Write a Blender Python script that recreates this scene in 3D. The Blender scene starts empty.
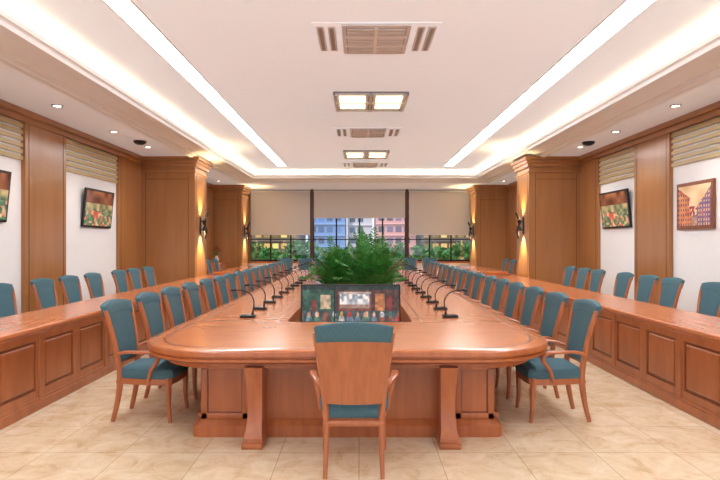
import bpy, bmesh, math, random
from mathutils import Vector, Matrix
random.seed(7)
scene = bpy.context.scene
scene.view_settings.view_transform = 'Standard'
scene.view_settings.exposure = 0.0

def lin(c):
    r=[]
    for v in c[:3]:
        v=v/255.0
        r.append(v/12.92 if v<=0.04045 else ((v+0.055)/1.055)**2.4)
    return (r[0],r[1],r[2],1.0)

# ------------------------------------------------------------------ materials
def newmat(name):
    m=bpy.data.materials.new(name); m.use_nodes=True
    nt=m.node_tree
    return m,nt,nt.nodes['Principled BSDF']

def plain(name,col,rough=0.5,metal=0.0,noise=0.04,nscale=8,bump=0.0,coat=0.0,glow=0.0,glowc=(1,1,1)):
    m,nt,b=newmat(name)
    tc=nt.nodes.new('ShaderNodeTexCoord')
    n=nt.nodes.new('ShaderNodeTexNoise'); n.inputs['Scale'].default_value=nscale
    nt.links.new(tc.outputs['Object'],n.inputs['Vector'])
    r=nt.nodes.new('ShaderNodeValToRGB')
    c=lin(col)
    r.color_ramp.elements[0].position=.3; r.color_ramp.elements[1].position=.7
    r.color_ramp.elements[0].color=tuple([x*(1-noise) for x in c[:3]]+[1])
    r.color_ramp.elements[1].color=tuple([min(1,x*(1+noise)) for x in c[:3]]+[1])
    nt.links.new(n.outputs['Fac'],r.inputs['Fac'])
    nt.links.new(r.outputs['Color'],b.inputs['Base Color'])
    b.inputs['Roughness'].default_value=rough; b.inputs['Metallic'].default_value=metal
    b.inputs['Coat Weight'].default_value=coat
    if glow>0:
        b.inputs['Emission Color'].default_value=(glowc[0],glowc[1],glowc[2],1); b.inputs['Emission Strength'].default_value=glow
    if bump>0:
        n2=nt.nodes.new('ShaderNodeTexNoise'); n2.inputs['Scale'].default_value=250
        nt.links.new(tc.outputs['Object'],n2.inputs['Vector'])
        bp=nt.nodes.new('ShaderNodeBump'); bp.inputs['Strength'].default_value=bump
        nt.links.new(n2.outputs['Fac'],bp.inputs['Height'])
        nt.links.new(bp.outputs['Normal'],b.inputs['Normal'])
    return m

def wood(name,col,scale=(18,18,1.5),rough=0.3,var=0.16,coat=0.3):
    m,nt,b=newmat(name)
    tc=nt.nodes.new('ShaderNodeTexCoord')
    mp=nt.nodes.new('ShaderNodeMapping'); mp.inputs['Scale'].default_value=scale
    nt.links.new(tc.outputs['Object'],mp.inputs['Vector'])
    n=nt.nodes.new('ShaderNodeTexNoise'); n.inputs['Scale'].default_value=1.0
    n.inputs['Detail'].default_value=5; n.inputs['Distortion'].default_value=.6
    nt.links.new(mp.outputs['Vector'],n.inputs['Vector'])
    r=nt.nodes.new('ShaderNodeValToRGB')
    c=lin(col)
    r.color_ramp.elements[0].position=.3; r.color_ramp.elements[1].position=.72
    r.color_ramp.elements[0].color=(c[0]*(1-var),c[1]*(1-var*1.3),c[2]*(1-var*1.5),1)
    r.color_ramp.elements[1].color=(min(1,c[0]*(1+var*.7)),min(1,c[1]*(1+var)),min(1,c[2]*(1+var)),1)
    nt.links.new(n.outputs['Fac'],r.inputs['Fac'])
    nt.links.new(r.outputs['Color'],b.inputs['Base Color'])
    b.inputs['Roughness'].default_value=rough
    b.inputs['Coat Weight'].default_value=coat; b.inputs['Coat Roughness'].default_value=.15
    return m

def emit(name,col,strength):
    m,nt,b=newmat(name)
    b.inputs['Base Color'].default_value=lin(col)
    b.inputs['Emission Color'].default_value=lin(col)
    b.inputs['Emission Strength'].default_value=strength
    return m

def vcol(name,em=0.0,rough=.3):
    m,nt,b=newmat(name)
    a=nt.nodes.new('ShaderNodeAttribute'); a.attribute_name='Col'
    nt.links.new(a.outputs['Color'],b.inputs['Base Color'])
    b.inputs['Roughness'].default_value=rough
    if em>0:
        nt.links.new(a.outputs['Color'],b.inputs['Emission Color'])
        b.inputs['Emission Strength'].default_value=em
    return m

M={}
M['wood_table']=wood('wood_table_body',(184,104,60),(14,14,1.2))
M['wood_top']=wood('wood_table_top',(206,124,76),(3,14,3),rough=.22,var=.10,coat=.3)
M['wood_line']=wood('wood_inlay_dark',(132,72,42))
M['wood_chair']=wood('wood_chair',(182,106,66),(25,25,2),var=.13)
M['wood_desk']=wood('wood_desk',(180,106,64),(14,6,1.3))
M['wood_desktop']=wood('wood_desk_top',(202,120,74),(14,2,3),rough=.25,var=.1)
M['wood_wall']=wood('wood_wall',(166,112,64),(5,5,.6),var=.10,rough=.28)
M['wood_groove']=plain('wood_groove',(92,54,28))
M['white']=plain('white_paint',(242,242,242),.6,noise=.01)
M['ceil']=plain('ceiling_paint_fill_glow',(238,242,248),.7,noise=.01,nscale=2,glow=.30,glowc=(.88,.94,1.0))  # ceiling is no lamp: cool emission added to brighten it and fill the room
M['soffit']=plain('soffit_paint_fill_glow',(234,230,226),.6,noise=.01,nscale=2,glow=.14,glowc=(.92,.94,1.0))  # weaker emission added to the soffit as fill, no light source in it
M['niche']=plain('niche_white',(242,244,248),.5,noise=.01)
M['slat']=plain('slat_beige',(190,172,128),.4)
M['teal']=plain('fabric_teal',(72,108,120),.85,noise=.10,nscale=60,bump=.15)
M['black']=plain('black_plastic',(18,18,20),.35)
M['dark']=plain('dark_metal',(48,42,40),.35,metal=.6)
M['grey']=plain('grille_grey',(158,156,158),.4)
M['lgrey']=plain('grille_light',(225,223,225),.4)
M['chrome']=plain('brushed_metal',(180,180,182),.25,metal=1)
M['blind']=plain('blind_fabric',(216,212,210),.8,nscale=90,noise=.03)
M['leaf']=plain('leaf_green',(52,122,46),.4,noise=.4,nscale=9)
M['pot']=plain('pot_ceramic',(110,66,44),.3)
M['soil']=plain('soil',(50,36,26),.9)
M['red']=plain('flower_red',(190,40,40),.5)
M['strip']=emit('strip_light_emission',(246,250,255),19)
M['cove']=emit('cove_light_emission',(255,228,182),15)
M['panel_em']=emit('lamp_panel_emission',(255,236,190),3)
M['down_em']=emit('downlight_emission',(255,240,215),12)
M['sc_em']=emit('sconce_emission',(255,205,120),14)
M['screen']=vcol('screen_image',.35,.15)
M['art']=vcol('art_paint',0,.5)
M['plain_col']=vcol('facade_paint',0,.7)

# floor marble tiles
m,nt,b=newmat('floor_marble'); M['floor']=m
tc=nt.nodes.new('ShaderNodeTexCoord')
br=nt.nodes.new('ShaderNodeTexBrick'); br.offset=0; br.squash=1
br.inputs['Scale'].default_value=1; br.inputs['Brick Width'].default_value=.6; br.inputs['Row Height'].default_value=.6
br.inputs['Mortar Size'].default_value=.004; br.inputs['Mortar Smooth'].default_value=.2
br.inputs['Color1'].default_value=(1,1,1,1); br.inputs['Color2'].default_value=(.94,.92,.90,1); br.inputs['Mortar'].default_value=(.70,.62,.54,1)
nt.links.new(tc.outputs['Object'],br.inputs['Vector'])
n=nt.nodes.new('ShaderNodeTexNoise'); n.inputs['Scale'].default_value=4.2; n.inputs['Detail'].default_value=10; n.inputs['Roughness'].default_value=.72; n.inputs['Distortion'].default_value=.6
nt.links.new(tc.outputs['Object'],n.inputs['Vector'])
r=nt.nodes.new('ShaderNodeValToRGB')
e=r.color_ramp.elements
e[0].position=.32; e[0].color=lin((210,178,138)); e[1].position=.66; e[1].color=lin((240,224,198))
k=e.new(.48); k.color=lin((229,206,174))
nt.links.new(n.outputs['Fac'],r.inputs['Fac'])
mx=nt.nodes.new('ShaderNodeMixRGB'); mx.blend_type='MULTIPLY'; mx.inputs[0].default_value=1
nt.links.new(r.outputs['Color'],mx.inputs[1]); nt.links.new(br.outputs['Color'],mx.inputs[2])
nt.links.new(mx.outputs['Color'],b.inputs['Base Color'])
b.inputs['Roughness'].default_value=.13

# glass
m=bpy.data.materials.new('window_glass'); m.use_nodes=True; M['glass']=m
nt=m.node_tree; nt.nodes.clear()
o=nt.nodes.new('ShaderNodeOutputMaterial'); t=nt.nodes.new('ShaderNodeBsdfTransparent'); g=nt.nodes.new('ShaderNodeBsdfGlossy')
g.inputs['Roughness'].default_value=.02
mi=nt.nodes.new('ShaderNodeMixShader'); mi.inputs[0].default_value=.06
nt.links.new(t.outputs[0],mi.inputs[1]); nt.links.new(g.outputs[0],mi.inputs[2]); nt.links.new(mi.outputs[0],o.inputs['Surface'])

# ------------------------------------------------------------------ mesh builder
class MB:
    def __init__(s): s.v=[]; s.f=[]; s.m=[]; s.c=[]; s.mats=[]
    def mi(s,k):
        if k not in s.mats: s.mats.append(k)
        return s.mats.index(k)
    def add(s,vs,fs,mat,col=None):
        o=len(s.v); s.v+= [tuple(v) for v in vs]
        i=s.mi(mat)
        for f in fs:
            s.f.append([x+o for x in f]); s.m.append(i); s.c.append(col)
    def box(s,x0,x1,y0,y1,z0,z1,mat,bev=0.0,col=None):
        if x0>x1:x0,x1=x1,x0
        if y0>y1:y0,y1=y1,y0
        if bev<=0:
            vs=[(x,y,z) for x in(x0,x1) for y in(y0,y1) for z in(z0,z1)]
            fs=[(0,1,3,2),(4,6,7,5),(0,4,5,1),(2,3,7,6),(0,2,6,4),(1,5,7,3)]
            s.add(vs,fs,mat,col)
        else:
            bm=bmesh.new(); bmesh.ops.create_cube(bm,size=1)
            for v in bm.verts:
                v.co=Vector(((x0+x1)/2+v.co.x*(x1-x0),(y0+y1)/2+v.co.y*(y1-y0),(z0+z1)/2+v.co.z*(z1-z0)))
            bev=min(bev,.45*min(x1-x0,y1-y0,z1-z0))
            bmesh.ops.bevel(bm,geom=list(bm.edges),offset=bev,segments=2,affect='EDGES',profile=.5)
            bm.verts.index_update()
            s.add([v.co[:] for v in bm.verts],[[v.index for v in f.verts] for f in bm.faces],mat,col); bm.free()
    def loops(s,loops,mat,closed=True,capA=False,capB=False,mats=None):
        n=len(loops[0]); vs=[p for l in loops for p in l]
        for i in range(len(loops)-1):
            mm=mats[i] if mats else mat
            fs=[]
            for j in range(n if closed else n-1):
                k=(j+1)%n
                fs.append((i*n+j,i*n+k,(i+1)*n+k,(i+1)*n+j))
            if i==0: o=len(s.v); s.v+=[tuple(v) for v in vs]
            ii=s.mi(mm)
            for f in fs: s.f.append([x+o for x in f]); s.m.append(ii); s.c.append(None)
        ii=s.mi(mat)
        if capA: s.f.append([o+j for j in range(n)][::-1]); s.m.append(ii); s.c.append(None)
        if capB: s.f.append([o+(len(loops)-1)*n+j for j in range(n)]); s.m.append(ii); s.c.append(None)
    def sweep(s,pts,ra,rb,mat,n=8,up=(1,0,0),sq=False):
        N=len(pts); P=[Vector(p) for p in pts]; up=Vector(up)
        ra=ra if isinstance(ra,list) else [ra]*N; rb=rb if isinstance(rb,list) else [rb]*N
        L=[]
        for i in range(N):
            t=(P[min(i+1,N-1)]-P[max(i-1,0)]).normalized()
            a=(up-t*up.dot(t)).normalized(); c=t.cross(a)
            l=[]
            for j in range(n):
                th=2*math.pi*(j+.5)/n
                cx,cy=math.cos(th),math.sin(th)
                if sq:
                    k=1/ (abs(cx)**5+abs(cy)**5)**.2; cx*=k; cy*=k
                l.append(P[i]+a*(ra[i]*cx)+c*(rb[i]*cy))
            L.append(l)
        s.loops(L,mat,True,True,True)
    def lathe(s,prof,cx,cy,mat,n=24,cap=True):
        L=[[(cx+r*math.cos(2*math.pi*j/n),cy+r*math.sin(2*math.pi*j/n),z) for j in range(n)] for r,z in prof]
        s.loops(L,mat,True,cap,cap)
    def disc(s,cx,cy,z,r,mat,n=20,up=False):
        s.add([(cx+r*math.cos(2*math.pi*j/n),cy+r*math.sin(2*math.pi*j/n),z) for j in range(n)],[list(range(n)) if up else list(range(n))[::-1]],mat)
    def image(s,o,ux,uy,nx,ny,fn,mat):
        o=Vector(o);ux=Vector(ux);uy=Vector(uy)
        for i in range(nx):
            for j in range(ny):
                a=o+ux*(i/nx)+uy*(j/ny)
                s.add([a,a+ux/nx,a+ux/nx+uy/ny,a+uy/ny],[(0,1,2,3)],mat,lin(fn((i+.5)/nx,(j+.5)/ny)))
    def make(s,name,smooth=True,loc=(0,0,0),parent=None,recalc=True):
        me=bpy.data.meshes.new(name)
        me.from_pydata(s.v,[],s.f)
        for k in s.mats: me.materials.append(M[k])
        me.polygons.foreach_set('material_index',s.m)
        if any(c is not None for c in s.c):
            at=me.color_attributes.new('Col','FLOAT_COLOR','CORNER')
            for p,c in zip(me.polygons,s.c):
                c=c or (.5,.5,.5,1)
                for l in p.loop_indices: at.data[l].color=c
        if recalc:
            bm=bmesh.new(); bm.from_mesh(me); bmesh.ops.recalc_face_normals(bm,faces=list(bm.faces)); bm.to_mesh(me); bm.free()
        if smooth:
            me.polygons.foreach_set('use_smooth',[True]*len(me.polygons))
            me.set_sharp_from_angle(angle=math.radians(35))
        me.update()
        ob=bpy.data.objects.new(name,me); scene.collection.objects.link(ob); ob.location=loc
        if parent: ob.parent=parent
        return ob

def inst(ob,loc,rz=0):
    o=bpy.data.objects.new(ob.name.split('.')[0],ob.data); scene.collection.objects.link(o)
    o.location=loc; o.rotation_euler=(0,0,rz); return o

def catmull(P,k=5):
    P=[Vector(p) for p in P]; out=[]
    for i in range(len(P)-1):
        p0=P[max(i-1,0)];p1=P[i];p2=P[i+1];p3=P[min(i+2,len(P)-1)]
        for j in range(k):
            t=j/k
            out.append(.5*((2*p1)+(p2-p0)*t+(2*p0-5*p1+4*p2-p3)*t*t+(3*p1-p0-3*p2+p3)*t**3))
    out.append(P[-1]); return out
def lerp_list(a,n):
    out=[]
    for i in range(n):
        t=i/(n-1)*(len(a)-1); k=min(int(t),len(a)-2); out.append(a[k]+(a[k+1]-a[k])*(t-k))
    return out

# ------------------------------------------------------------------ room constants
XL,XR=-5.5,5.6
YB,YF=-2.0,22.0
ZS=3.75; ZC=4.1
TX0,TX1,TY0,TY1=-3.6,4.0,-1.2,18.8    # tray opening

b=MB(); b.box(XL-.3,XR+.3,YB-.3,YF+.3,-.15,0,'floor'); b.make('floor',smooth=False)

# ceiling ------------------------------------------------------------
b=MB()
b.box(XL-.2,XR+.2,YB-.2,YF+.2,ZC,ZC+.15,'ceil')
def rectloop(o,z): return [(TX0-o,TY0-o,z),(TX1+o,TY0-o,z),(TX1+o,TY1+o,z),(TX0-o,TY1+o,z)]
prof=[(.55,ZC),(.55,3.82),(.04,3.82),(.04,3.95),(0,3.95),(0,3.895),(.03,3.885),(.05,3.86),(.11,3.85),(.16,3.82),(.19,3.815),(.30,3.79),(.42,3.775),(.42,3.755),(.50,3.745),(.52,3.72),(.60,3.72),(.60,ZS)]
b.loops([rectloop(o,z) for o,z in prof],'white')
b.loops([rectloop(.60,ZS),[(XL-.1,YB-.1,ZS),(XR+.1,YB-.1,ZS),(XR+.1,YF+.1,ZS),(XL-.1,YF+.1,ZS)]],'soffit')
b.make('ceiling',smooth=False,recalc=False)
# cove lamps
b=MB()
zc=3.83
for (x0,x1,y0,y1) in [(TX0-.30,TX0-.20,TY0,TY1),(TX1+.20,TX1+.30,TY0,TY1),(TX0-.2,TX1+.2,TY1+.2,TY1+.3)]:
    b.box(x0,x1,y0,y1,zc-.006,zc+.02,'cove')
b.make('cove_light',smooth=False)
# linear strip lights
for (x0,x1) in [(-2.62,-2.36),(2.76,3.04)]:
    b=MB()
    b.box(x0,x1,-1,17.8,ZC-.006,ZC-.001,'strip')
    b.box(x0-.025,x0,-1,17.8,ZC-.010,ZC,'white'); b.box(x1,x1+.025,-1,17.8,ZC-.010,ZC,'white')
    b.box(x0-.025,x1+.025,17.8,17.825,ZC-.010,ZC,'white')
    b.make('linear_ceiling_light',smooth=False)

CX=.2
def ac(yc,w=.8,d=.95):
    b=MB(); z=ZC
    b.box(CX-w/2,CX+w/2,yc-d/2,yc+d/2,z-.035,z,'lgrey',.01)
    b.box(CX-w/2+.05,CX+w/2-.05,yc-d/2+.06,yc+d/2-.06,z-.038,z-.03,'grey')
    for i in range(9):
        y=yc-d/2+.1+i*(d-.2)/8
        b.box(CX-w/2+.06,CX+w/2-.06,y-.028,y+.028,z-.05,z-.036,'lgrey')
    b.box(CX-.02,CX+.02,yc-d/2+.05,yc+d/2-.05,z-.052,z-.034,'white')
    for k in (.34,.66): b.box(CX-w/2+.03,CX+w/2-.03,yc-d/2+d*k-.012,yc-d/2+d*k+.012,z-.053,z-.034,'white')
    for sgn in(-1,1):
        for k in (0,1):
            x=CX+sgn*(w/2+.12+k*.13)
            b.box(x-.045,x+.045,yc-d/2+.08,yc+d/2-.08,z-.02,z,'lgrey')
            b.box(x-.022,x+.022,yc-d/2+.11,yc+d/2-.11,z-.022,z-.01,'grey')
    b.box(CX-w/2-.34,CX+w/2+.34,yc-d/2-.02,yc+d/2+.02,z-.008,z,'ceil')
    return b.make('ceiling_air_conditioner',smooth=False)
ac(6.72); ac(12.4); ac(17.5)
def lampbox(yc,w=1.25,d=1.15):
    b=MB(); z=ZC
    b.box(CX-w/2,CX+w/2,yc-d/2,yc+d/2,z-.03,z,'grey')
    for sx in(-1,1):
        xc=CX+sx*w/4
        b.box(xc-w/4+.04,xc+w/4-.04,yc-d/2+.06,yc+d/2-.06,z-.034,z-.02,'white')
        b.box(xc-w/4+.09,xc+w/4-.09,yc-d/2+.14,yc+d/2-.14,z-.04,z-.03,'panel_em')
    for (a,c) in [(-w/2,-w/2+.03),(w/2-.03,w/2),(-.02,.02)]:
        b.box(CX+a,CX+c,yc-d/2,yc+d/2,z-.07,z-.02,'lgrey')
    for (a,c) in [(-d/2,-d/2+.03),(d/2-.03,d/2),(-.015,.015)]:
        b.box(CX-w/2,CX+w/2,yc+a,yc+c,z-.065,z-.02,'lgrey')
    return b.make('recessed_ceiling_lamp',smooth=False)
lampbox(9.65); lampbox(15.4)

# downlights
def downlight(x,y,power=60):
    b=MB(); b.lathe([(.085,ZS),(.085,ZS-.012),(.062,ZS-.014),(.058,ZS-.004)],0,0,'grey',cap=False)
    b.disc(0,0,ZS-.006,.06,'down_em')
    ob=b.make('downlight',loc=(x,y,0))
    l=bpy.data.lights.new('downlight_lamp','SPOT'); l.energy=power; l.color=(1,.9,.75); l.spot_size=math.radians(95); l.spot_blend=.8; l.shadow_soft_size=.05
    lo=bpy.data.objects.new('lamp',l); scene.collection.objects.link(lo); lo.parent=ob; lo.location=(0,0,ZS-.03)
for y in (2.2,5.4,8.6,10.6,12.3): downlight(-4.72,y)
for y in (2.2,5.4,8.6,10.6,12.3): downlight(4.95,y)
for y in (16.5,19): downlight(-4.85,y); downlight(5.0,y)
for x,y in [(-4.62,11.6),(4.88,11.7)]:
    b=MB(); b.lathe([(.13,ZS),(.13,ZS-.02),(.11,ZS-.05),(.06,ZS-.075),(.005,ZS-.08)],0,0,'black'); b.make('ceiling_speaker',loc=(x,y,0))

# side walls ------------------------------------------------------------
def side_wall(name,X,sg,niches):
    b=MB()
    b.box(X-sg*.25,X,YB-.2,YF+.2,-.1,ZC+.1,'niche')
    t=X+sg*.07
    ys=[YB]+[v for n_ in niches for v in n_]+[YF]
    for i in range(0,len(ys),2):
        y0,y1=ys[i],ys[i+1]
        b.box(X,t,y0,y1,0,3.6,'wood_wall',.004)
        for yy in (y0+.10,y1-.10):
            b.box(t-.002,t+.003,yy-.008,yy+.008,.2,3.55,'wood_groove')
        n=max(1,int((y1-y0)/1.3))
        for k in range(1,n):
            yy=y0+(y1-y0)*k/n
            b.box(t-.002,t+.003,yy-.008,yy+.008,.2,3.55,'wood_groove')
    for (y0,y1) in niches:
        for k in range(6):
            z=2.95+k*.105
            b.box(X,X+sg*.035,y0,y1,z,z+.066,'slat')
        b.box(X,X+sg*.03,y0,y1,0,.12,'wood_wall')
    b.box(X,X+sg*.10,YB,YF,3.56,3.66,'wood_wall',.01)
    b.box(X,X+sg*.16,YB,YF,3.65,3.752,'wood_wall',.015)
    b.box(X,X+sg*.09,YB,YF,0,.14,'wood_wall',.01)
    return b.make(name,smooth=False)
side_wall('wall_left',XL,1,[(2.0,4.6),(6.5,8.95),(10.2,12.45),(16,19)])
side_wall('wall_right',XR,-1,[(2.3,4.9),(7.2,9.8),(11.05,12.75),(16,19.3)])

# columns ------------------------------------------------------------
def column(x0,x1,y0,y1):
    b=MB()
    b.box(x0,x1,y0,y1,0,3.755,'wood_wall',.01)
    for o,z0,z1 in [(.05,0,.18),(.03,.18,.24),(.03,3.36,3.40),(.05,3.50,3.60),(.09,3.59,3.68),(.13,3.67,3.752)]:
        b.box(x0-o,x1+o,y0-o,y1+o,z0,z1,'wood_wall',.012)
    for fx in (.12,.88):
        x=x0+(x1-x0)*fx
        b.box(x-.006,x+.006,y0-.003,y0+.002,.26,3.34,'wood_groove')
    for z in (.4,3.2): b.box(x0+(x1-x0)*.12,x0+(x1-x0)*.88,y0-.003,y0+.002,z-.006,z+.006,'wood_groove')
    for X in (x0,x1):
        for yy in (y0+.12,y1-.12): b.box(X-.003,X+.003,yy-.006,yy+.006,.26,3.34,'wood_groove')
    return b.make('column',smooth=False)
column(XL,-4.1,13.75,14.8); column(4.25,XR,13.75,14.8)
column(XL,-4.35,20.4,21.6); column(4.35,XR,20.4,21.6)

def sconce(x,y,z,sg):
    b=MB()
    b.box(-.0,sg*.025,-.05,.05,-.22,.22,'dark',.008)
    pts=catmull([(sg*.03,0,-.1),(sg*.10,0,-.12),(sg*.13,0,0),(sg*.10,0,.12),(sg*.03,0,.1)],5)
    b.sweep(pts,.014,.014,'dark',8,up=(0,1,0))
    pts=catmull([(sg*.12,0,-.34),(sg*.16,0,-.15),(sg*.13,0,0),(sg*.12,0,.14),(sg*.2,0,.34)],5)
    b.sweep(pts,.016,.03,'dark',8,up=(0,1,0))
    b.lathe([(.03,.02),(.055,.10),(.06,.13),(.05,.13),(.03,.06)],sg*.11,0,'dark',14)
    b.lathe([(.03,-.02),(.055,-.10),(.06,-.13),(.05,-.13),(.03,-.06)],sg*.11,0,'dark',14)
    b.disc(sg*.11,0,.125,.045,'sc_em',14,True); b.disc(sg*.11,0,-.125,.045,'sc_em',14)
    ob=b.make('wall_sconce',loc=(x,y,z))
    for s in(1,-1):
        l=bpy.data.lights.new('sconce_lamp','SPOT'); l.energy=520; l.color=(1,.78,.40); l.spot_size=math.radians(80); l.spot_blend=.8; l.shadow_soft_size=.03
        lo=bpy.data.objects.new('lamp',l); scene.collection.objects.link(lo); lo.parent=ob; lo.location=(sg*.11,0,s*.15)
        lo.rotation_euler=(math.pi if s>0 else 0,0,0)
sconce(-4.1,14.2,2.05,1); sconce(4.25,14.2,2.05,-1)
sconce(-4.35,20.9,2.05,1); sconce(4.35,20.9,2.05,-1)

# window wall ------------------------------------------------------------
b=MB()
b.box(XL-.2,XR+.2,YF,YF+.25,-.1,.84,'white'); b.box(XL-.2,XR+.2,YF,YF+.25,3.72,ZC+.1,'white')
b.box(XL-.2,-4.35,YF,YF+.25,.8,3.75,'wood_wall'); b.box(4.55,XR+.2,YF,YF+.25,.8,3.75,'wood_wall')
for x in(-1.88,1.92): b.box(x-.05,x+.05,YF-.02,YF+.25,.8,3.75,'wood_groove')
b.box(-4.35,4.55,YF-.12,YF+.1,.80,.86,'wood_desk',.01)
b.make('wall_front',smooth=False)
bays=[(-4.35,-1.93,1.95),(-1.83,1.87,2.62),(1.97,4.55,1.95)]
for i,(x0,x1,zb) in enumerate(bays):
    b=MB(); y0=YF+.06; y1=YF+.12
    b.box(x0,x1,y0,y1,.86,.93,'dark'); b.box(x0,x1,y0,y1,3.65,3.72,'dark')
    n=3 if i!=1 else 4
    for k in range(n+1):
        x=x0+(x1-x0)*k/n
        xa=max(x0,x-.03); xb=min(x1,x+.03); b.box(xa,xb,y0,y1,.86,3.72,'dark')
    b.box(x0,x1,y0,y1,1.72,1.76,'dark')
    b.box(x0,x1,y0+.025,y0+.03,.9,3.7,'glass')
    b.make('window_%d'%(i+1),smooth=False)
    b=MB()
    b.box(x0+.03,x1-.03,YF-.045,YF-.04,zb,3.68,'blind'); b.box(x0+.03,x1-.03,YF-.055,YF-.03,zb-.03,zb,'lgrey',.004)
    pts=[(x0+.02,YF-.05,3.66),(x1-.02,YF-.05,3.66)]; b.sweep(pts,.035,.035,'lgrey',12,up=(0,0,1))
    b.make('roller_blind')

# ------------------------------------------------------------------ pictures
def h(i,j,s=0): 
    v=math.sin(i*127.1+j*311.7+s*74.7)*43758.5453; return v-math.floor(v)
def vn(x,y,s=0):
    i,j=math.floor(x),math.floor(y); a,c=x-i,y-j; a=a*a*(3-2*a); c=c*c*(3-2*c)
    return (h(i,j,s)*(1-a)+h(i+1,j,s)*a)*(1-c)+(h(i,j+1,s)*(1-a)+h(i+1,j+1,s)*a)*c
def mixc(a,b_,t): return tuple(a[k]*(1-t)+b_[k]*t for k in range(3))
def meeting(u,v):
    d=vn(u*34,v*16,9)*.5+.7
    sc=lambda c: tuple(min(255,x*d) for x in c)
    if abs(u-.335)<.006: return (14,14,16)
    if v>.92: return sc((40,52,46))
    if v>.46:
        if u<.335:
            if abs(u-.24)<.05 and v<.80 and v>.5: return sc((176,158,128))
            if abs(u-.12)<.03 and v<.70: return sc((120,50,44))
            return sc(mixc((38,70,58),(60,96,78),vn(u*20,v*5,3)))
        if abs(u-.54)<.17 and v<.88:
            if v>.82: return sc((176,160,150))
            if abs(u-.54)<.155 and v>.52:
                t=vn(u*36,v*16,2); return mixc((96,112,134),(232,228,220),min(1,t*1.35)) if v>.6 else mixc((120,90,70),(180,160,150),t)
            return sc((120,66,52))
        if abs(u-.80)<.05 and v<.84: return sc((180,116,70))
        if abs(u-.90)<.03 and v<.76: return sc((120,44,40))
        return sc((80,52,44))
    rows=2; vv=v/.46*rows; r=int(vv); fy=vv-r; nc=9+r*3; x=u*nc+.5*(r%2)+.2*h(int(u*nc),r,2); c=int(x); fx=x-c
    cols=[(92,130,140),(176,60,56),(204,160,70),(70,86,110),(190,186,180),(130,80,60),(80,120,100),(110,130,150)]
    if ((fx-.5)*1.0)**2+((fy-.64)*.8)**2<.05: return sc((200,158,128)) if h(c,r,4)>.5 else sc(cols[int(h(c,r,6)*8)%8])
    if fy<.5 and abs(fx-.5)<.22+.22*(1-fy*2)**.5: return sc(cols[int(h(c,r)*8)%8])
    return sc((64,78,80))
def stage(u,v):
    wx=u+.03*vn(u*9,v*9,1); wy=v+.03*vn(u*9,v*9,2)
    t=vn(u*16,v*12,4)
    if wy>.66: return mixc((70,34,30),(176,120,80),vn(u*7,v*4,6))
    if wy>.44: return mixc((54,84,66),(206,180,130),vn(u*9,v*7,7))
    return mixc(mixc((40,84,66),(96,150,110),t),mixc((190,80,70),(210,196,150),vn(u*16,v*12,8)),1 if vn(u*16,v*11,11)>.6 else .15)
def city(u,v):
    # vivid painted street: crowd, facades and a pale sky gap
    t=vn(u*16,v*16,3); t2=vn(u*26,v*22,12); t3=vn(u*9,v*7,21)
    sky=mixc((250,230,190),(226,180,130),vn(u*4,v*4,5))
    if u<.40+.05*math.sin(v*9) and v<.96-u*.7:
        if ((u*13)%1)<.4 and ((v*8)%1)<.5: return (62,48,88)
        return mixc((190,80,70),(240,190,120),t*.5+t3*.5)
    if u>.60 and v<.46+(u-.6)*1.2:
        if ((u*14)%1)<.4 and ((v*9)%1)<.5: return (240,210,140)
        return mixc((70,80,160),(210,120,120),t*.5+t3*.5)
    if v<.26: return mixc((250,216,150),(110,80,120),t*.5+t2*.5)
    if v<.48 and t2>.42: return mixc((50,36,70),(210,70,60),t)
    return sky

def wall_pic(name,X,sg,y0,y1,z0,z1,fn,mat,frame,fw,tilt=.0):
    b=MB(); D=.045; xf=X+sg*D; tl=tilt*sg
    def P(x,y,z): return (x+tl*(z-z0),y,z)
    base=len(b.v)
    b.box(X+sg*.004,xf,y0,y1,z0,z1,frame,.006)
    b.v[base:]=[P(*v) for v in b.v[base:]]
    x=xf+sg*.002
    if sg>0: o=P(x,y0+fw,z0+fw); ux=(0,y1-y0-2*fw,0)
    else: o=P(x,y1-fw,z0+fw); ux=(0,-(y1-y0-2*fw),0)
    uy=Vector(P(x,0,z1-fw))-Vector(P(x,0,z0+fw))
    b.image(o,ux,uy,72,48,fn,mat)
    if tilt: b.box(X-sg*0,X+sg*.06,(y0+y1)/2-.2,(y0+y1)/2+.2,(z0+z1)/2-.12,(z0+z1)/2+.12,'black')
    return b.make(name,smooth=False,recalc=False)
wall_pic('wall_television',XL,1,10.85,12.1,1.92,2.70,stage,'screen','black',.04,.10)
wall_pic('wall_television',XL,1,7.35,8.52,1.92,2.70,stage,'screen','black',.04,.10)
wall_pic('wall_television',XR,-1,11.25,12.55,1.92,2.72,stage,'screen','black',.04,.10)
wall_pic('wall_television',XR,-1,17.2,18.6,1.9,2.72,stage,'screen','black',.04,.10)
wall_pic('framed_painting',XR,-1,8.62,9.62,1.83,2.62,city,'art','wood_line',.06)

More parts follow.
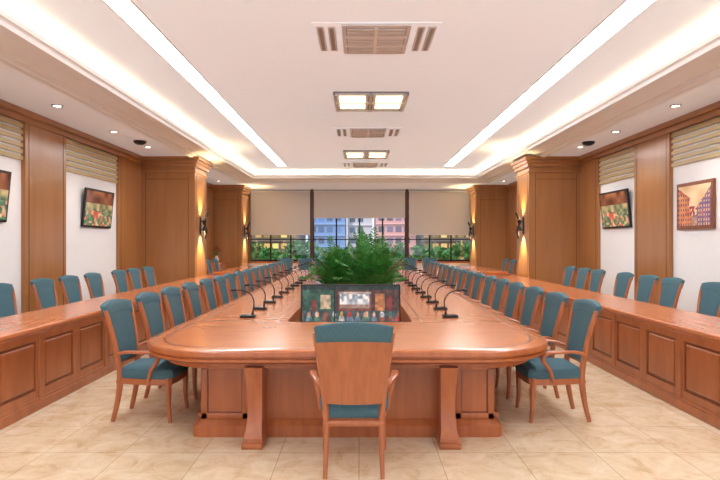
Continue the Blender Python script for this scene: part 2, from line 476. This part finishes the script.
# ------------------------------------------------------------------ conference table
def rrect(x0,x1,y0,y1,r,z,n=10):
    pts=[]
    for cx,cy,a0 in [(x1-r,y0+r,-90),(x1-r,y1-r,0),(x0+r,y1-r,90),(x0+r,y0+r,180)]:
        for k in range(n+1):
            a=math.radians(a0+90*k/n); pts.append((cx+r*math.cos(a),cy+r*math.sin(a),z))
    return pts
OX0,OX1,OY0,OY1=-1.85,1.66,4.22,17.4; R=.72
IX0,IX1,IY0,IY1=-.76,.56,5.8,15.9
def oL(o,z): return rrect(OX0+o,OX1-o,OY0+o,OY1-o,max(.05,R-o),z)
def iL(o,z): return rrect(IX0-o,IX1+o,IY0-o,IY1+o,.06+max(0,o),z)
b=MB()
L=[oL(.16,.66),oL(.04,.665),oL(.03,.672),oL(.012,.68),oL(.012,.70),oL(.022,.706),oL(.022,.715),oL(0,.722),oL(0,.752),oL(.006,.762),oL(.018,.768),
   oL(.13,.768),oL(.15,.768),oL(.17,.768),iL(.12,.768),iL(.10,.768),iL(.006,.768),iL(0,.76),iL(0,.69),iL(.08,.69),iL(.08,.62)]
mats=['wood_table']*6+['wood_table']*4+['wood_top','wood_line','wood_top','wood_top','wood_line','wood_top','wood_table','wood_table','wood_table','wood_table']
b.loops(L,'wood_table',mats=mats)
b.loops([oL(.16,.60),oL(.16,.66)],'wood_table')
b.loops([oL(.16,.60),oL(.20,.60),oL(.20,.66)],'wood_table')
b.loops([oL(.155,.625),oL(.145,.63),oL(.145,.64),oL(.155,.645)],'wood_table')
bx=.52; by=.36
def bl(o,z): return rrect(OX0+bx+o,OX1-bx-o,OY0+by+o,OY1-by-o,.06,z)
b.loops([bl(-.05,0),bl(-.05,.09),bl(-.03,.11),bl(-.01,.13),bl(0,.14),bl(0,.66),bl(.12,.66)],'wood_table')
b.loops([iL(.02,0),iL(.02,.66),iL(.25,.66)],'wood_table')
yb=OY0+by
def fpanel(x0,x1,z0,z1):
    b.box(x0,x1,yb-.016,yb+.01,z0,z0+.05,'wood_table',.004); b.box(x0,x1,yb-.016,yb+.01,z1-.05,z1,'wood_table',.004)
    b.box(x0,x0+.05,yb-.016,yb+.01,z0,z1,'wood_table',.004); b.box(x1-.05,x1,yb-.016,yb+.01,z0,z1,'wood_table',.004)
    b.box(x0+.052,x1-.052,yb-.004,yb+.01,z0+.052,z0+.058,'wood_line')
    b.box(x0+.052,x0+.058,yb-.004,yb+.01,z0+.052,z1-.052,'wood_line'); b.box(x1-.058,x1-.052,yb-.004,yb+.01,z0+.052,z1-.052,'wood_line')
fpanel(OX0+bx+.02,-.92,.14,.6); fpanel(.80,OX1-bx-.02,.14,.6)
for xc in(-.83,.71):
    fr=[yb-.27,yb-.26,yb-.22,yb-.20,yb-.20,yb-.24,yb-.29,yb-.30]
    zs=[.62,.58,.48,.36,.22,.12,.07,0]
    ww=[.07,.068,.062,.058,.058,.062,.074,.078]
    LL=[]
    for f_,z_,w_ in zip(fr,zs,ww):
        LL.append([(xc-w_,f_,z_),(xc+w_,f_,z_),(xc+w_,yb+.02,z_),(xc-w_,yb+.02,z_)])
    b.loops(LL,'wood_table',capA=True,capB=True)
    b.box(xc-.082,xc+.082,yb-.33,yb+.01,0,.045,'wood_table',.008)
for sx,X in((-1,OX0+bx),(1,OX1-bx)):
    y=OY0+by+.3
    while y<OY1-by-.5:
        b.box(X-.02 if sx>0 else X-.05,X+.05 if sx>0 else X+.02,y-.05,y+.05,0,.64,'wood_table',.008)
        b.box(X+sx*.03-.05,X+sx*.03+.05,y-.075,y+.075,0,.12,'wood_table',.008)
        y+=1.4
b.make('conference_table')

# central video screen in hollow
b=MB()
sy=6.55; tz=1.10; bz=.52; tlt=.16
x0,x1=-.70,.50
base=len(b.v)
b.box(x0,x1,0,.05,bz,tz,'black',.01)
b.v[base:]=[(x,sy+y+(z-bz)*tlt,z) for x,y,z in b.v[base:]]
ux=(x1-x0-.04,0,0); uy=(0,(tz-bz-.04)*tlt,tz-bz-.04)
b.image((x0+.02,sy-.003+.02*tlt,bz+.02),ux,uy,150,72,meeting,'screen')
b.box(-.35,-.25,sy+.05,sy+.13,0,.75,'black',.01); b.box(.05,.15,sy+.05,sy+.13,0,.75,'black',.01)
b.box(-.5,.3,sy-.1,sy+.3,0,.03,'black',.01)
b.make('video_screen',smooth=False,recalc=False)

# ------------------------------------------------------------------ chair (faces +Y)
def build_chair():
    b=MB(); W='wood_chair'; T='teal'
    def seatloop(k,z,yo=0): 
        P=[(-.20,-.23),(.20,-.23),(.245,.0),(.26,.20),(.235,.262),(.12,.28),(0,.285),(-.12,.28),(-.235,.262),(-.26,.20),(-.245,0)]
        return [(x*k,(y-.02)*k+.02,z) for x,y in P]
    b.loops([seatloop(.93,.335),seatloop(.965,.34),seatloop(.965,.395),seatloop(.9,.40)],W,capA=True,capB=True)
    b.loops([seatloop(.93,.385),seatloop(.99,.395),seatloop(1.015,.425),seatloop(1.01,.45),seatloop(.97,.475),seatloop(.85,.492),seatloop(.55,.502),seatloop(.1,.506)],T,capA=True,capB=True)
    for s in(-1,1):
        pts=catmull([(s*.225,.215,.40),(s*.228,.225,.28),(s*.225,.225,.14),(s*.23,.24,0)],3)
        r=lerp_list([.028,.024,.018,.015],len(pts)); b.sweep(pts,r,r,W,8,sq=True)
        pts=catmull([(s*.195,-.29,0),(s*.19,-.25,.18),(s*.19,-.225,.38),(s*.20,-.235,.52),(s*.225,-.262,.72),(s*.25,-.30,.90),(s*.262,-.325,1.0)],4)
        r=lerp_list([.014,.018,.022,.02,.019,.017,.014],len(pts))
        r2=lerp_list([.018,.022,.028,.024,.021,.02,.016],len(pts))
        b.sweep(pts,r,r2,W,8,sq=True)
        pts=catmull([(s*.21,-.25,.60),(s*.26,-.15,.635),(s*.295,-.02,.64),(s*.305,.09,.638),(s*.308,.145,.615),(s*.30,.155,.575),(s*.285,.125,.53),(s*.265,.08,.47),(s*.245,.05,.37)],4)
        ra=lerp_list([.018,.022,.027,.030,.028,.02,.018,.018,.016],len(pts)); rb=lerp_list([.016,.015,.015,.017,.02,.02,.018,.018,.016],len(pts))
        b.sweep(pts,ra,rb,W,8)
    b.sweep([(-.21,-.24,.36),(.21,-.24,.36)],.02,.014,W,8,up=(0,0,1),sq=True)
    def bp(u,v,off):
        z=.50+v*(.575-.035*u*u*v)
        wid=.19+.075*v**.8
        y=-.232-.115*v**1.35-.028*(1-u*u)+off
        return (u*wid,y,z)
    def slab(u0,u1,v0,v1,f0,f1,mat,nu=10,nv=8,puff=0,curve=0):
        A=[];
        vv=lambda u,j:(v0-curve*(1-u*u))+(v1-(v0-curve*(1-u*u)))*j/nv
        for side in(0,1):
            g=[]
            for j in range(nv+1):
                row=[]
                for i in range(nu+1):
                    u=u0+(u1-u0)*i/nu; v=vv(u,j)
                    e=min(1,4*min((i/nu),(1-i/nu)))*min(1,5*min(j/nv,1-j/nv)) if puff else 0
                    o=(f1+puff*(e**.5 if e>0 else 0)) if side else (f0-(puff*.6*(e**.5) if (e>0) else 0))
                    row.append(bp(u,v,o))
                g.append(row)
            A.append(g)
        n=nu+1; vs=[p for g in A for row in g for p in row]; K=(nv+1)*n; fs=[]
        for j in range(nv):
            for i in range(nu):
                a=j*n+i; fs.append((a,a+1,a+n+1,a+n)); fs.append((K+a,K+a+n,K+a+n+1,K+a+1))
        for j in range(nv):
            a=j*n; fs.append((a,a+n,K+a+n,K+a)); a=j*n+nu; fs.append((a,K+a,K+a+n,a+n))
        for i in range(nu):
            fs.append((i,K+i,K+i+1,i+1)); a=nv*n+i; fs.append((a,a+1,K+a+1,K+a))
        b.add(vs,fs,mat)
    slab(-1,1,0,.80,-.022,.0,W)
    slab(-1.0,1.0,.79,1.0,-.026,.022,T,12,6,puff=.014,curve=.02)
    slab(-.86,.86,.05,.98,.0,.018,T,12,12,puff=.018)
    return b.make('armchair')
chair=build_chair()
chair.location=(-.035,4.02,0)
for i in range(16):
    y=5.12+.745*i
    if y<16.9:
        inst(chair,(-1.91+random.uniform(-.01,.01),y,0),-math.pi/2+random.uniform(-.02,.02))
        inst(chair,(1.77+random.uniform(-.01,.01),y,0),math.pi/2+random.uniform(-.02,.02))
for y in (3.4,4.4,5.35,6.2,7.2,8.2,8.95,9.75,10.8,11.5,12.3): inst(chair,(-4.38,y,0),-math.pi/2)
for y in (3.5,4.5,5.45,6.4,7.4,8.4,9.1,9.9,11.0,11.7,12.45): inst(chair,(4.45,y,0),math.pi/2)
for x in (-1.2,-.45,.3,1.05): inst(chair,(x,17.75,0),math.pi)
for x in (-2.6,-1.9,1.8,2.5): inst(chair,(x,19.2,0),math.pi)

# ------------------------------------------------------------------ side desks
def desk(name,X,sg,y0,y1,mirror_w=.72):
    b=MB(); W='wood_desk'
    xb=X-sg*mirror_w
    b.box(X-sg*.03,X-sg*.05,y0+.02,y1-.02,.10,.74,W)
    b.box(X-sg*.02,xb+sg*.12,y0+.02,y0+.06,0,.74,W,.004); b.box(X-sg*.02,xb+sg*.12,y1-.06,y1-.02,0,.74,W,.004)
    b.box(X+sg*.02,X-sg*.08,y0-.01,y1+.01,0,.09,W,.008)
    b.box(X+sg*.008,X-sg*.08,y0,y1,.09,.12,W,.006)
    b.box(X+sg*.04,xb,y0-.04,y1+.04,.765,.81,'wood_desktop',.012)
    b.box(X+sg*.02,xb+sg*.03,y0-.02,y1+.02,.735,.767,W,.008)
    n=round((y1-y0)/.68); p=(y1-y0)/n
    for i in range(n):
        a=y0+i*p; c=a+p
        b.box(X,X-sg*.04,a,a+.07,.12,.735,W,.003); b.box(X,X-sg*.04,c-.07,c,.12,.735,W,.003)
        b.box(X,X-sg*.04,a+.07,c-.07,.12,.19,W,.003); b.box(X,X-sg*.04,a+.07,c-.07,.665,.735,W,.003)
        b.box(X-sg*.006,X-sg*.04,a+.095,c-.095,.215,.64,W,.015)
        b.box(X-sg*.022,X-sg*.04,a+.07,c-.07,.19,.665,'wood_line')
        if i%2==0: 
            b.box(X-sg*.03,xb+sg*.15,a,a+.03,0,.74,W)
            b.box(X+sg*.012,X-sg*.02,a-.045,a+.045,.1,.735,W,.005)
    return b.make(name,smooth=False)
desk('side_desk',-3.08,1,2.6,13.5); desk('side_desk',3.10,-1,2.6,13.5)
desk('side_desk',-3.3,1,15.2,19); desk('side_desk',3.4,-1,15.2,19)
for y in (15.8,16.7,17.6,18.5): inst(chair,(-4.5,y,0),-math.pi/2); inst(chair,(4.6,y,0),math.pi/2)

# ------------------------------------------------------------------ microphones
def mic():
    b=MB()
    b.box(-.085,.085,-.06,.06,0,.03,'black',.010)
    b.box(-.07,-.01,-.045,.045,.03,.036,'dark',.002)
    b.lathe([(.014,.028),(.012,.06),(.007,.065)],.05,0,'dark',10)
    pts=catmull([(.05,0,.05),(.065,0,.14),(.06,0,.20),(.02,0,.265),(-.06,0,.30),(-.14,0,.305)],5)
    b.sweep(pts,.007,.007,'black',6,up=(0,1,0))
    b.sweep([(-.13,0,.305),(-.145,0,.305),(-.18,0,.302),(-.195,0,.30)],[.009,.016,.016,.008],[.009,.016,.016,.008],'black',10,up=(0,1,0))
    return b.make('gooseneck_microphone')
m0=mic(); m0.location=(-1.24,6.15,.768)
for i in range(13):
    y=6.15+.745*i
    if i: inst(m0,(-1.24,y,.768),0)
    inst(m0,(1.02,y,.768),math.pi)

# ------------------------------------------------------------------ potted plants
def plant(name,x,y,zb,seed,nf=26,L=.75):
    rnd=random.Random(seed); b=MB()
    b.lathe([(.13,0),(.15,.02),(.19,.36),(.205,.38),(.205,.42),(.18,.42),(.17,.37)],0,0,'pot',20)
    b.disc(0,0,.38,.17,'soil',20,True)
    for k in range(nf):
        a=k*2.39996+rnd.uniform(-.2,.2); lean=.2+.8*(k/nf); ll=L*rnd.uniform(.8,1.15)
        d=Vector((math.cos(a),math.sin(a),0))
        P=[]
        for t in (0,.2,.4,.6,.8,1):
            hz=d*(lean*ll*.68*t**1.5+.02); z=.38+ll*(1.25-lean*.35)*t-lean*ll*.35*t**3
            P.append(Vector((hz.x,hz.y,z)))
        pts=catmull(P,4); b.sweep(pts,lerp_list([.009,.003],len(pts)),lerp_list([.009,.003],len(pts)),'leaf',5,up=(d.y,-d.x,0.01))
        side=Vector((-d.y,d.x,0))
        for j in range(6,len(pts)):
            t=j/(len(pts)-1); tan=(pts[min(j+1,len(pts)-1)]-pts[j-1]).normalized()
            wl=.28*math.sin(math.pi*min(1,(t*.88+.08)))+.04
            for s in(-1,1):
                dr=(side*s*.8+tan*.65+Vector((0,0,-.10+rnd.uniform(-.1,.1)))).normalized()
                p0=pts[j]; pm=p0+dr*wl*.5+Vector((0,0,.012)); p1=p0+dr*wl+Vector((0,0,-.035))
                q=tan*.022
                b.add([p0-q*.4,pm-q,p1,pm+q,p0+q*.4],[(0,1,3,4),(1,2,3)],'leaf')
    return b.make(name,loc=(x,y,zb),recalc=False)
plant('potted_palm',-.36,10.3,0,1,26,1.06)
plant('potted_palm',.24,9.75,0,2,26,1.10)
plant('potted_palm',.24,11.3,0,3,26,1.22)
plant('potted_palm',-.42,11.6,0,4,24,1.12)
plant('potted_palm',.20,13.0,0,5,26,1.30)

# side cabinet + flowers (rear left)
b=MB()
b.box(-.25,.25,-.6,.6,.08,.85,'wood_desk',.008); b.box(-.28,.28,-.63,.63,.85,.9,'wood_desktop',.01); b.box(-.23,.23,-.58,.58,0,.08,'wood_groove')
for k in(-1,1): b.box(.25,.262,k*.3-.26,k*.3+.26,.14,.8,'wood_desk',.006); b.box(.262,.28,k*.08-.01,k*.08+.01,.42,.55,'dark',.003)
b.make('wooden_cabinet',loc=(-5.1,19.6,0))
b=MB(); b.lathe([(.05,0),(.07,.05),(.08,.14),(.04,.22),(.05,.25)],0,0,'white',16)
for k in range(16):
    a=k*2.4; rr=.02+.012*k; zz=.55-.012*k
    p=[(0,0,.2),(rr*.5*math.cos(a),rr*.5*math.sin(a),.38),(rr*math.cos(a),rr*math.sin(a),zz)]
    b.sweep(p,.004,.004,'leaf',5,up=(.1,.9,.1))
    cx,cy,cz=p[2]
    for q in range(6):
        t=q*math.pi/3; b.add([(cx,cy,cz),(cx+.05*math.cos(t-.4),cy+.05*math.sin(t-.4),cz+.03),(cx+.06*math.cos(t),cy+.06*math.sin(t),cz+.02),(cx+.05*math.cos(t+.4),cy+.05*math.sin(t+.4),cz+.03)],[(0,1,2,3)],'red' if k%3 else 'leaf')
b.make('flower_vase',loc=(-5.0,19.3,.9),recalc=False)

# ------------------------------------------------------------------ outside
GZ=-12
b=MB(); b.box(-200,200,24,320,GZ-.3,GZ,'plain_col',col=lin((120,125,110))); b.make('ground',smooth=False)
def building(name,x0,x1,y,hh,wallc,winc,fl=3.0,bw=2.4):
    b=MB()
    b.box(x0,x1,y,y+14,GZ,GZ+hh,'plain_col',col=lin(wallc))
    z=GZ+1
    while z+fl<GZ+hh:
        b.box(x0-.1,x1+.1,y-.35,y,z-.25,z,'plain_col',col=lin([min(255,c+25) for c in wallc]))
        x=x0+.5
        while x+bw<x1:
            k=random.random()
            c=[v*(.6+.7*k) for v in winc]
            b.box(x,x+bw*.7,y-.06,y,z+.5,z+fl-.7,'plain_col',col=lin([min(255,v) for v in c]))
            x+=bw
        z+=fl
    b.box(x0-.3,x1+.3,y-.3,y+14.3,GZ+hh,GZ+hh+.8,'plain_col',col=lin(wallc))
    return b.make(name,smooth=False)
building('apartment_building',-11,-3.0,118,34,(120,156,206),(80,114,170),bw=1.8,fl=2.4)
building('apartment_building',-2.6,3.0,124,30,(220,220,226),(110,150,196),bw=1.8,fl=2.4)
building('apartment_building',3.6,12,116,36,(220,160,156),(116,100,130),bw=1.8,fl=2.4)
building('apartment_building',-28,-12,110,22,(110,96,84),(240,196,110),fl=2.2,bw=1.7)
building('apartment_building',12.8,30,112,22,(104,94,86),(240,196,120),fl=2.2,bw=1.7)
def tree(x,y,r,seed,sc=1.0):
    rnd=random.Random(seed); b=MB()
    b.sweep([(0,0,0),(0.1,0,4),(0,0,8*sc)],[.35,.25,.15],[.35,.25,.15],'pot',8,up=(1,0,0))
    for k in range(110):
        a=rnd.uniform(0,6.28); rr=r*rnd.random()**.5; z=(7.5+rnd.uniform(-.5,5))*sc
        c=Vector((rr*math.cos(a),rr*math.sin(a),z)); s=rnd.uniform(.4,.8)
        for q in range(8):
            n=Vector((rnd.uniform(-1,1),rnd.uniform(-1,1),rnd.uniform(-1,1))).normalized(); t=n.orthogonal().normalized(); w=n.cross(t)
            cc=c+Vector((rnd.uniform(-1,1),rnd.uniform(-1,1),rnd.uniform(-1,1)))*.6
            b.add([cc+t*s*.7,cc+w*s*.35,cc-t*s*.7,cc-w*s*.35],[(0,1,2,3)],'leaf')
    return b.make('tree',loc=(x,y,GZ),recalc=False)
for i,(x,y,k) in enumerate([(-15,78,1.06),(-11.5,74,1.0),(-7.8,78,1.08),(-3.5,80,1.0),(.6,76,.94),(4.6,80,1.05),(8.6,74,1.04),(12,78,1.0),(15.5,80,1.06)]): tree(x,y,1.9,i,k)

# ------------------------------------------------------------------ world + sun
w=bpy.data.worlds.new('World'); scene.world=w; w.use_nodes=True
bg=w.node_tree.nodes['Background']; bg.inputs['Color'].default_value=(.84,.90,1.0,1); bg.inputs['Strength'].default_value=1.25
s=bpy.data.lights.new('sun','SUN'); s.energy=2.0; s.angle=.02; so=bpy.data.objects.new('sun',s); scene.collection.objects.link(so)
so.rotation_euler=(math.radians(38),0,math.radians(-15))

# ------------------------------------------------------------------ camera
cam=bpy.data.cameras.new('camera'); co=bpy.data.objects.new('camera',cam); scene.collection.objects.link(co)
co.location=(0,0,1.6); co.rotation_euler=(math.radians(90),0,0)
cam.sensor_width=36; cam.lens=27.5; cam.shift_x=1/720; cam.shift_y=3/720; cam.clip_end=500
scene.camera=co
